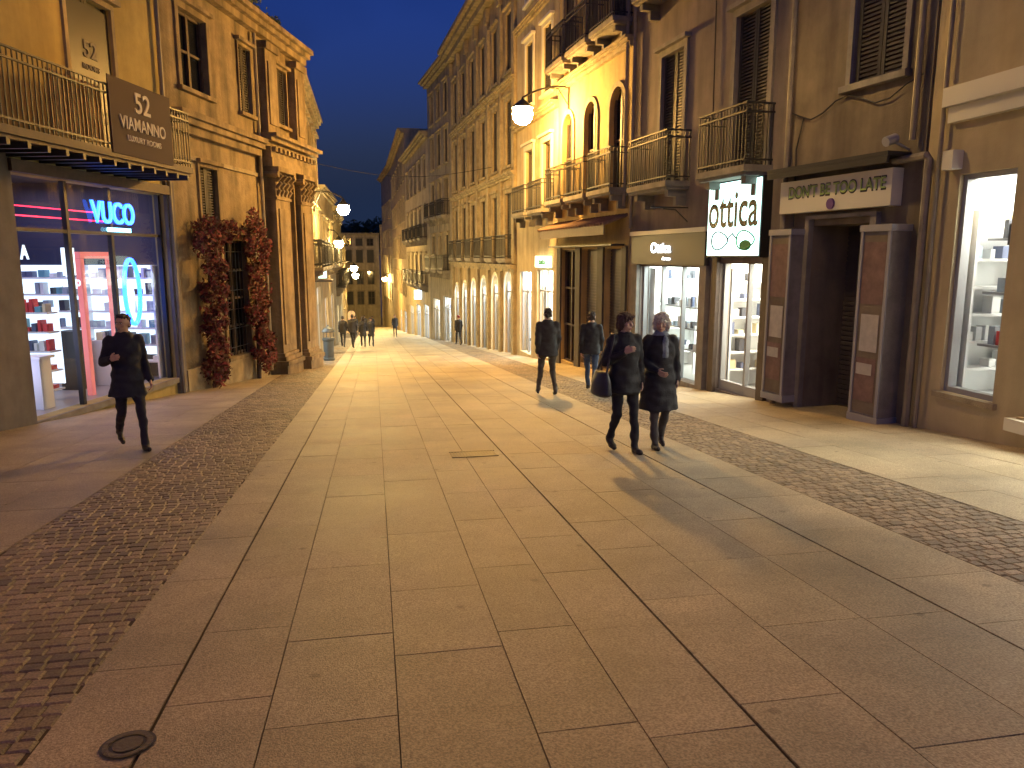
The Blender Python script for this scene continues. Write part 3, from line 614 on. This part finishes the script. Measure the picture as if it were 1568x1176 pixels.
b.poly('awning_roof',roof,[(S(19.2),.0,2.75),(S(24.9),.0,2.75),(S(24.9),.65,2.5),(S(19.2),.65,2.5)])
b.box('awning_valance',wood,S(19.2),S(24.9),.63,.66,2.25,2.5)
for i in range(26):
    a=S(19.2)+i*.235; b.tube('awning_tiles',roof,[(a,.0,2.77),(a,.68,2.52)],.05,6)
b.box('shop_canopy_grille',iron,S(19.3),S(24.8),.02,.4,1.97,2.02)
b.tube('drain_pipe',pipe,[(S(19.2),.1,3),(S(19.2),.1,13)],.05); b.fin()
b=B('cream_townhouse',(6.15,25.05),(5.8,30.5),'R',14,9,w5); S=b.S
for y in(26.3,28.6):
    b.opening(S(y)-.5,S(y)+.5,3.3,5.6,'win',whf,tw=.2); b.balcony(S(y)-.9,S(y)+.9,3.3,.5,.95)
    b.opening(S(y)-.5,S(y)+.5,7.2,9.4,'shut',whf); b.opening(S(y)-.5,S(y)+.5,10.8,12.8,'shut',whf)
b.cornice(6.5,.25,.3); b.cornice(10.1,.2,.2); b.cornice(13.6,.4,.5)
shopfront(b,S(25.5),S(27.5),-1.9,1.2,110,WARMW); shopfront(b,S(28.3),S(30),-2.1,1.1,110,COOL)
b.box('shop_sign',E('sign_green_white',(.75,1,.85),2.5),S(25.6),S(27.3),.02,.14,1.3,1.7); b.text('bata',S(26.4),.15,1.5,.8,.22,gr)
b.fin()
b=B('palazzo',(5.8,30.55),(4.85,46),'R',14,10,w3); n=6; w=b.L/n
for i in range(n):
    c=w*(i+.5); g=gz(30.5+i*2.6)
    for z0,z1,k in((1.6,4.3,'shut'),(5.4,8.0,'shut'),(9.1,11.4,'shut')):
        b.opening(c-.5,c+.5,z0,z1,k,stone_t,tw=.16)
    b.balcony(c-.8,c+.8,1.6,.4,.95)
    shopfront(b,c-.75,c+.75,g-.15,g+3.4,70,COOL if i!=1 else WARMW,2.5,True,whf)
for i in range(n+1):
    a=min(max(w*i,.22),b.L-.22); b.box('pilaster',stone_t,a-.2,a+.2,-.01,.14,-4.2,1.05); b.box('pilaster',stone_t,a-.18,a+.18,-.01,.12,1.4,12.6); b.box('capital',stone_t,a-.24,a+.24,-.01,.2,12.0,12.6)
b.cornice(1.05,.3,.3); b.cornice(4.85,.25,.25); b.cornice(8.5,.25,.25); b.cornice(12.65,.7,.8); b.fin()
b=B('townhouse',(4.85,46.05),(4.0,54),'R',13.3,10,w4)
genfac(b,3,[(.8,3),(4.2,6.4),(7.4,9.4),(10.3,12.1)],1.0,['shut','win'],stone_t,(0,1)); shopfront(b,1,3.3,-3.9,-.9,90,COOL); shopfront(b,4.6,7,-4.2,-1.2,90,WARMW); b.cornice(12.9,.4,.6); b.fin()
b=B('townhouse',(4.0,54.05),(3.1,70),'R',10.2,10,w5)
genfac(b,5,[(-.4,1.8),(3,5.2),(6.6,8.6)],1.1,['shut','win'],stone_t,(0,1)); shopfront(b,1,4,-4.8,-1.9,110,COOL); shopfront(b,6,9,-5.2,-2.2,110,COOL); shopfront(b,11,14,-5.4,-2.6,90,WARMW); b.cornice(9.8,.4,.6)
b.box('hanging_shop_sign',E('sign_blue_white',(.6,.8,1),4),4.9,5.0,.05,.6,-1.6,-.9); b.fin()
b=B('townhouse',(3.1,70.05),(2.6,98),'R',12.9,10,w3)
genfac(b,8,[(-2,0),(1.5,3.6),(5,7),(8.6,10.6)],1.1,['shut','win','warm'],stone_t); shopfront(b,2,6,-6.4,-3.6,120,COOL); shopfront(b,10,14,-6.9,-4,120,WARMW); b.cornice(12.5,.4,.6); b.fin()
b=B('townhouse',(2.6,98.05),(1.6,117),'R',12.9,10,w4)
genfac(b,5,[(-4,-2),(-.5,1.6),(3,5),(6.6,8.6)],1.1,['shut','win'],stone_t); b.cornice(12.5,.4,.6); b.fin()
A=Acc('overhead_cable',(-2.3,35,5.6))
wtube(A,'cable',iron,[(-2.3+7.8*i/12,35,5.7-.5*math.sin(math.pi*i/12)) for i in range(13)],.012,5); A.emit()
# ================================================================ GROUND
gm=M('joint_dirt',(.06,.045,.03),.95,.3,.0,8)
me=bpy.data.meshes.new('ground'); 
me.from_pydata([(-500,-300,gz(-300)-.012),(500,-300,gz(-300)-.012),(500,900,gz(900)-.012),(-500,900,gz(900)-.012)],[],[(0,1,2,3)]); me.materials.append(gm)
sc.collection.objects.link(bpy.data.objects.new('ground',me))
def pavemat(name,col,spots=.95):
    m=M(name,col,.62,.36,.3,.8,vcol=True,fine=140); nt=m.node_tree; N=nt.nodes; Lk=nt.links
    p=N['Principled BSDF']; src=p.inputs['Base Color'].links[0].from_socket
    geo=[x for x in N if x.type=='NEW_GEOMETRY'][0]
    sp=N.new('ShaderNodeTexNoise'); sp.inputs['Scale'].default_value=85; sp.inputs['Detail'].default_value=2; Lk.new(geo.outputs['Position'],sp.inputs['Vector'])
    r=N.new('ShaderNodeMapRange'); r.inputs['From Min'].default_value=.35; r.inputs['From Max'].default_value=.65; r.inputs['To Min'].default_value=.7; r.inputs['To Max'].default_value=1.26; Lk.new(sp.outputs['Fac'],r.inputs['Value'])
    v=N.new('ShaderNodeTexVoronoi'); v.voronoi_dimensions='2D'; v.inputs['Scale'].default_value=spots; Lk.new(geo.outputs['Position'],v.inputs['Vector'])
    r2=N.new('ShaderNodeMapRange'); r2.inputs['From Min'].default_value=.012; r2.inputs['From Max'].default_value=.034; r2.inputs['To Min'].default_value=.6; r2.inputs['To Max'].default_value=1; Lk.new(v.outputs['Distance'],r2.inputs['Value'])
    mu=N.new('ShaderNodeMath'); mu.operation='MULTIPLY'; Lk.new(r.outputs[0],mu.inputs[0]); Lk.new(r2.outputs[0],mu.inputs[1])
    s=N.new('ShaderNodeVectorMath'); s.operation='SCALE'; Lk.new(src,s.inputs[0]); Lk.new(mu.outputs[0],s.inputs['Scale']); Lk.new(s.outputs[0],p.inputs['Base Color'])
    rr=N.new('ShaderNodeMapRange'); n1=[x for x in N if x.type=='TEX_NOISE'][0]; rr.inputs['To Min'].default_value=.42; rr.inputs['To Max'].default_value=.8; Lk.new(n1.outputs['Fac'],rr.inputs['Value']); Lk.new(rr.outputs[0],p.inputs['Roughness'])
    return m
pm=pavemat('granite_paving',(.36,.305,.2)); cm=pavemat('cobble_stone',(.225,.185,.125))
def colmesh(name,vs,fs,cs,mat):
    me=bpy.data.meshes.new(name); me.from_pydata(vs,[],fs); me.materials.append(mat)
    at=me.color_attributes.new('Col','FLOAT_COLOR','CORNER'); data=[]
    for f,c in zip(fs,cs):
        for _ in f: data.extend((*c,1))
    at.data.foreach_set('color',data); me.update()
    ob=bpy.data.objects.new(name,me); sc.collection.objects.link(ob); return ob
def slabs(name,xs,y0,y1,ln=(.7,1.25),gap=.003,wide=()):
    vs=[];fs=[];cs=[]
    for i in range(len(xs)-1):
        y=y0-random.random()
        gl=.009 if i in wide else gap
        while y<y1:
            l=random.uniform(*ln); g=gap*random.uniform(.4,1.3)
            a,b_=xs[i]+gl*random.uniform(.7,1.1),xs[i+1]-(.009 if i+1 in wide else gap)
            q=[(a,y+g),(b_,y+g+random.uniform(-.003,.003)),(b_,y+l-g),(a,y+l-g)]
            n=len(vs); dz=random.uniform(-.001,.001)
            vs+= [(px,py,gz(py)+dz) for px,py in q]; vs+=[(px,py,gz(py)-.011) for px,py in q]
            t=random.uniform(.91,1.07); c=(t*random.uniform(.99,1.015),t,t*random.uniform(.97,1.02))
            for f in((0,1,2,3),(0,4,5,1),(1,5,6,2),(2,6,7,3),(3,7,4,0)): fs.append(tuple(k+n for k in f)); cs.append(c)
            y+=l
    return colmesh(name,vs,fs,cs,mat=pm)
slabs('stone_paving',[-1.38,-.96,-.5,.05,.6,1.03,1.5,2.0,2.6,3.12,3.85],-8,135,wide=(1,6,9))
slabs('pavement',[-9.5,-8.7,-7.9,-7.1,-6.3,-5.5,-4.8,-4.1,-3.4,-2.75],-8,135,(.5,1.2))
slabs('pavement',[5.0,5.6,6.2,6.8,7.4,8.0,8.6],-8,135,(.6,1.3))
def cobbles(x0,x1,y0,y1):
    vs=[];fs=[];cs=[]; y=y0; row=0
    while y<y1:
        rl=random.uniform(.08,.11); x=x0+(0 if row%2 else -.05)
        while x<x1-.03:
            w=random.uniform(.075,.13); a=max(x,x0); b_=min(x+w,x1)
            if b_-a>.03:
                j=lambda:abs(random.uniform(-.006,.006)); h=random.uniform(-.004,.002)
                bot=[(a+.001,y+.001),(b_-.001,y+.001),(b_-.001,y+rl-.001),(a+.001,y+rl-.001)]
                top=[(a+.008+j(),y+.008+j()),(b_-.008-j(),y+.008+j()),(b_-.008-j(),y+rl-.008-j()),(a+.008+j(),y+rl-.008-j())]
                n=len(vs); vs+=[(p[0],p[1],gz(p[1])+h) for p in top]+[(p[0],p[1],gz(p[1])-.011) for p in bot]
                t=random.uniform(.65,1.3)
                for f in((0,1,2,3),(0,4,5,1),(1,5,6,2),(2,6,7,3),(3,7,4,0)): fs.append(tuple(k+n for k in f)); cs.append((t*1.03,t,t*.95))
            x+=w
        y+=rl; row+=1
    colmesh('cobblestone_strip',vs,fs,cs,cm)
cobbles(-2.75,-1.38,-3,60); cobbles(3.85,5.0,-3,50)
A=Acc('drain_grate',(1.14,8.8,gz(8.8)))
def gbox(A,part,mat,x0,x1,y0,y1,h0,h1):
    vs=[Vector((x,y,gz(y)+h)) for h in(h0,h1) for x,y in((x0,y0),(x0,y1),(x1,y1),(x1,y0))]; A.add(part,mat,vs,BF)
castiron=M('cast_iron',(.1,.085,.065),.55,.3,.2,20,metal=.2)
gbox(A,'frame',castiron,.86,1.42,8.62,8.65,.001,.008); gbox(A,'frame',castiron,.86,1.42,8.97,9.0,.001,.008); gbox(A,'pit',blackp,.87,1.41,8.65,8.97,.0015,.0025)
for i in range(15): gbox(A,'bars',castiron,.865+i*.037,.885+i*.037,8.652,8.968,.003,.007)
A.emit()
A=Acc('manhole_cover',(-1.02,2.95,gz(2.95)))
def disc(A,part,mat,cx,cy,r0,r1,h,n=32):
    vs=[];fs=[]
    for k in range(n):
        t=2*math.pi*k/n
        for r in(r0,r1):
            x=cx+r*math.cos(t);y=cy+r*math.sin(t);vs.append(Vector((x,y,gz(y)+h)))
    for k in range(n): k2=(k+1)%n; fs.append((2*k,2*k+1,2*k2+1,2*k2))
    A.add(part,mat,vs,fs)
for r0,r1,h,m in((.001,.055,.006,castiron),(.055,.07,.003,blackp),(.07,.092,.006,castiron),(.092,.104,.003,blackp)): disc(A,'cover',m,-1.02,2.95,r0,r1,h)
A.emit()
# ================================================================ LAMPS
def lamp(wall,head,col,st,r=.2,name='street_lamp',hood=False):
    A=Acc(name,wall); w=Vector(wall); h=Vector(head)
    m=E('lamp_glow_%s_%g'%(str(col),st),col,st)
    top=h+Vector((0,0,r+.18)); mid=(w+top)/2+Vector((0,0,.28))
    P=[]
    for i in range(11):
        t=i/10; P.append(w*(1-t)**2+mid*2*t*(1-t)+top*t*t)
    wtube(A,'arm',iron,P,.03,8)
    wtube(A,'brace',iron,[w-Vector((0,0,.6)),(w+mid)/2-Vector((0,0,.1)),P[5]],.018,6)
    wbox(A,'wall_plate',iron,-.06,.06,-.06,.06,-.75,.15,Matrix.Translation(w))
    if hood: wlathe(A,'shade',iron,h,[(.02,r+.2),(.05,r+.12),(r*.9,r*.9),(r*1.3,r*.2),(r*1.5,-r*.7)],20,caps=False)  # deep hood for unseen lamps, shaped to keep light off the upper walls
    else: wlathe(A,'shade',iron,h,[(.02,r+.2),(.05,r+.12),(r*.6,r+.02),(r*1.1,r*.62),(r*1.07,r*.58),(r*.5,r*.9)],16)
    wlathe(A,'glass_globe',m,h,[(r*math.sin(math.pi*i/8)+.001,-r*math.cos(math.pi*i/8)) for i in range(7)],14)  # in-view globes are oversized, their shape stands in for the lamp glare
    A.emit()
SOD=(1,.43,.05); SODW=(1,.66,.22); MIX=(1,.64,.22)
lamp((6.25,24,6.9),(4.74,24,6.05),(1,.52,.12),1350,.32)
lamp((7.65,1.4,7.0),(6.0,1.4,6.5),SOD,210,.2,hood=True)
lamp((-7.6,2.6,6.5),(-5.4,2.6,6.2),SOD,330,.2,hood=True)
lamp((7.4,11.2,6.8),(4.7,11.2,6.1),MIX,300,.2,hood=True)
lamp((-5.3,14.6,7.2),(-3.6,14.6,6.6),SOD,90,.2,hood=True)  # unseen lamp, added above the view to light paving and left walls
lamp((-2.25,31.7,4.2),(-1.08,31.7,3.56),SODW,1000,.24)
lamp((-2.25,41,3.0),(-1.7,41,2.35),SODW,900,.24)
lamp((-2.9,82,.4),(-1.8,82,-.35),SODW,1500,.32)
lamp((-2.45,64,1.1),(-1.5,64,.7),SODW,950,.28)
lamp((2.5,105,-.6),(1.6,105,-1.4),SODW,1600,.32)
# ================================================================ FOLIAGE
def leaves(name,clumps,cols,size,stems=None):
    root=Acc(name,clumps[0][0]); mats=[M(name+'_leaf_%d'%i,c,.7,.08,0) for i,c in enumerate(cols)]
    for (c,r,n) in clumps:
        c=Vector(c)
        subs=[(Vector((random.gauss(0,.45),random.gauss(0,.45),random.gauss(0,.45))),random.uniform(.2,.45)) for _ in range(max(6,n//70))]
        for i in range(n):
            d,sr=random.choice(subs); v=d+Vector((random.gauss(0,1),random.gauss(0,1),random.gauss(0,1)))*sr*.6
            if v.length>1.25: v=v.normalized()*random.uniform(.7,1.15)
            p=c+Vector((v.x*r[0],v.y*r[1],v.z*r[2])); a=Vector((random.gauss(0,1),random.gauss(0,1),random.gauss(0,1))).normalized(); q=a.orthogonal().normalized(); s=size*random.uniform(.6,1.3)
            root.add('leaves',random.choice(mats),[p-a*s,p+q*s*.5,p+a*s,p-q*s*.5],[(0,1,2,3)])
    for st in stems or []: wtube(root,'stems',wood,st[0],st[1],7)
    return root.emit()
red=[(.17,.015,.02),(.1,.01,.015),(.06,.012,.012),(.08,.03,.015)]
def onf(y,o):
    x=-4.34+(y-18.2)*(2.24/8.3); return x+.965*o,y-.26*o
cl=[];st=[]
for (yc,wd,zt) in((19.2,.85,2.35),(21.7,1.1,2.45)):
    for k in range(9):
        f=k/8; z=zt-f*3.5; r=wd*(1.0-.4*f)*random.uniform(.85,1.15); x,y=onf(yc+random.uniform(-.15,.15),.32)
        cl.append(((x,y,z),(.3,r,.42),640))
    x,y=onf(yc,.2); st.append(([(x,y,gz(y)-.05),(x+.05,y,.2),(x,y+.1,1.5)],[.06,.05,.03]))
x,y=onf(20.4,.3); cl.append(((x,y,2.3),(.25,.9,.35),600))
leaves('red_climbing_plant',cl,red,.062,st)
leaves('roof_shrub',[((-3.3,24.2,8.9),(.6,.8,.55),900),((-3.0,25.4,8.6),(.4,.6,.4),400)],[(.03,.05,.02),(.05,.07,.03)],.07,[([(-3.3,24.2,8.1),(-3.3,24.2,8.9)],[.05,.03])])
leaves('distant_trees',[((-3+i*3.0,150+random.uniform(-4,4),4.5+random.uniform(0,2.5)),(3.2,3,3.0),900) for i in range(-3,5)],[(.04,.06,.02),(.06,.08,.03)],.5,[([(-3+i*3,150,-12),(-3+i*3,150,5)],[.4,.2]) for i in range(-3,5)])
# ================================================================ BIN
A=Acc('litter_bin',(-1.75,29.5,gz(29.5))); g=gz(29.5); bm_=M('bin_paint',(.06,.07,.07),.5,.08,.0)
wlathe(A,'body',bm_,(-1.75,29.5,g),[(.2,0),(.22,.05),(.22,.1),(.19,.12),(.2,.75),(.24,.8),(.24,.86),(.2,.88)],18)
wlathe(A,'hood',bm_,(-1.75,29.5,g),[(.24,1.1),(.25,1.13),(.18,1.24),(.05,1.32),(.02,1.38)],18)
for k in range(4):
    t=k*math.pi/2+.4; wtube(A,'posts',bm_,[(-1.75+.2*math.cos(t),29.5+.2*math.sin(t),g+.85),(-1.75+.2*math.cos(t),29.5+.2*math.sin(t),g+1.12)],.015,6)
A.emit()
bpy.context.view_layer.update()
dims=[tuple(t[0].dimensions) for t in TX]
for (ob,m,w_,h_),d in zip(TX,dims): ob.matrix_basis=m@Matrix.Diagonal((w_/max(d[0],.01),h_/max(d[1],.01),1,1))
# ================================================================ WORLD
w=bpy.data.worlds.new('World'); sc.world=w; w.use_nodes=True; N=w.node_tree.nodes; Lk=w.node_tree.links
bg=N['Background']; sky=N.new('ShaderNodeTexSky'); sky.sky_type='NISHITA'; sky.sun_disc=False; sky.sun_elevation=math.radians(-2.5); sky.sun_rotation=math.radians(200); sky.ozone_density=4
mx=N.new('ShaderNodeVectorMath'); mx.operation='MULTIPLY'; mx.inputs[1].default_value=(.3,1.1,1.8); Lk.new(sky.outputs[0],mx.inputs[0])
tc=N.new('ShaderNodeTexCoord'); sx=N.new('ShaderNodeSeparateXYZ'); Lk.new(tc.outputs['Generated'],sx.inputs[0])
mr=N.new('ShaderNodeMapRange'); mr.inputs['From Min'].default_value=0; mr.inputs['From Max'].default_value=.5; mr.inputs['To Min'].default_value=1; mr.inputs['To Max'].default_value=0; mr.interpolation_type='SMOOTHSTEP'; Lk.new(sx.outputs['Z'],mr.inputs['Value'])
hz=N.new('ShaderNodeVectorMath'); hz.operation='SCALE'; hz.inputs[0].default_value=(.011,.02,.05); Lk.new(mr.outputs[0],hz.inputs['Scale'])
ad=N.new('ShaderNodeVectorMath'); ad.operation='ADD'; Lk.new(mx.outputs[0],ad.inputs[0]); Lk.new(hz.outputs[0],ad.inputs[1])
cn=N.new('ShaderNodeTexNoise'); cn.inputs['Scale'].default_value=2.2; cn.inputs['Detail'].default_value=4; Lk.new(tc.outputs['Generated'],cn.inputs['Vector'])
cr=N.new('ShaderNodeMapRange'); cr.inputs['From Min'].default_value=.4; cr.inputs['From Max'].default_value=.7; cr.inputs['To Min'].default_value=1.08; cr.inputs['To Max'].default_value=.6; Lk.new(cn.outputs['Fac'],cr.inputs['Value'])
cs_=N.new('ShaderNodeVectorMath'); cs_.operation='SCALE'; Lk.new(ad.outputs[0],cs_.inputs[0]); Lk.new(cr.outputs[0],cs_.inputs['Scale'])
Lk.new(cs_.outputs[0],bg.inputs[0]); bg.inputs[1].default_value=1.2
# ================================================================ CAMERA
cd=bpy.data.cameras.new('camera'); cd.lens=26.4; cd.sensor_width=36; cd.clip_end=3000; cam=bpy.data.objects.new('camera',cd); sc.collection.objects.link(cam)
cam.location=(0,0,1.7); cam.rotation_euler=(math.radians(90-9.67),0,math.radians(-10.4)); sc.camera=cam
sc.view_settings.view_transform='Standard'; sc.view_settings.look='None'; sc.view_settings.exposure=0
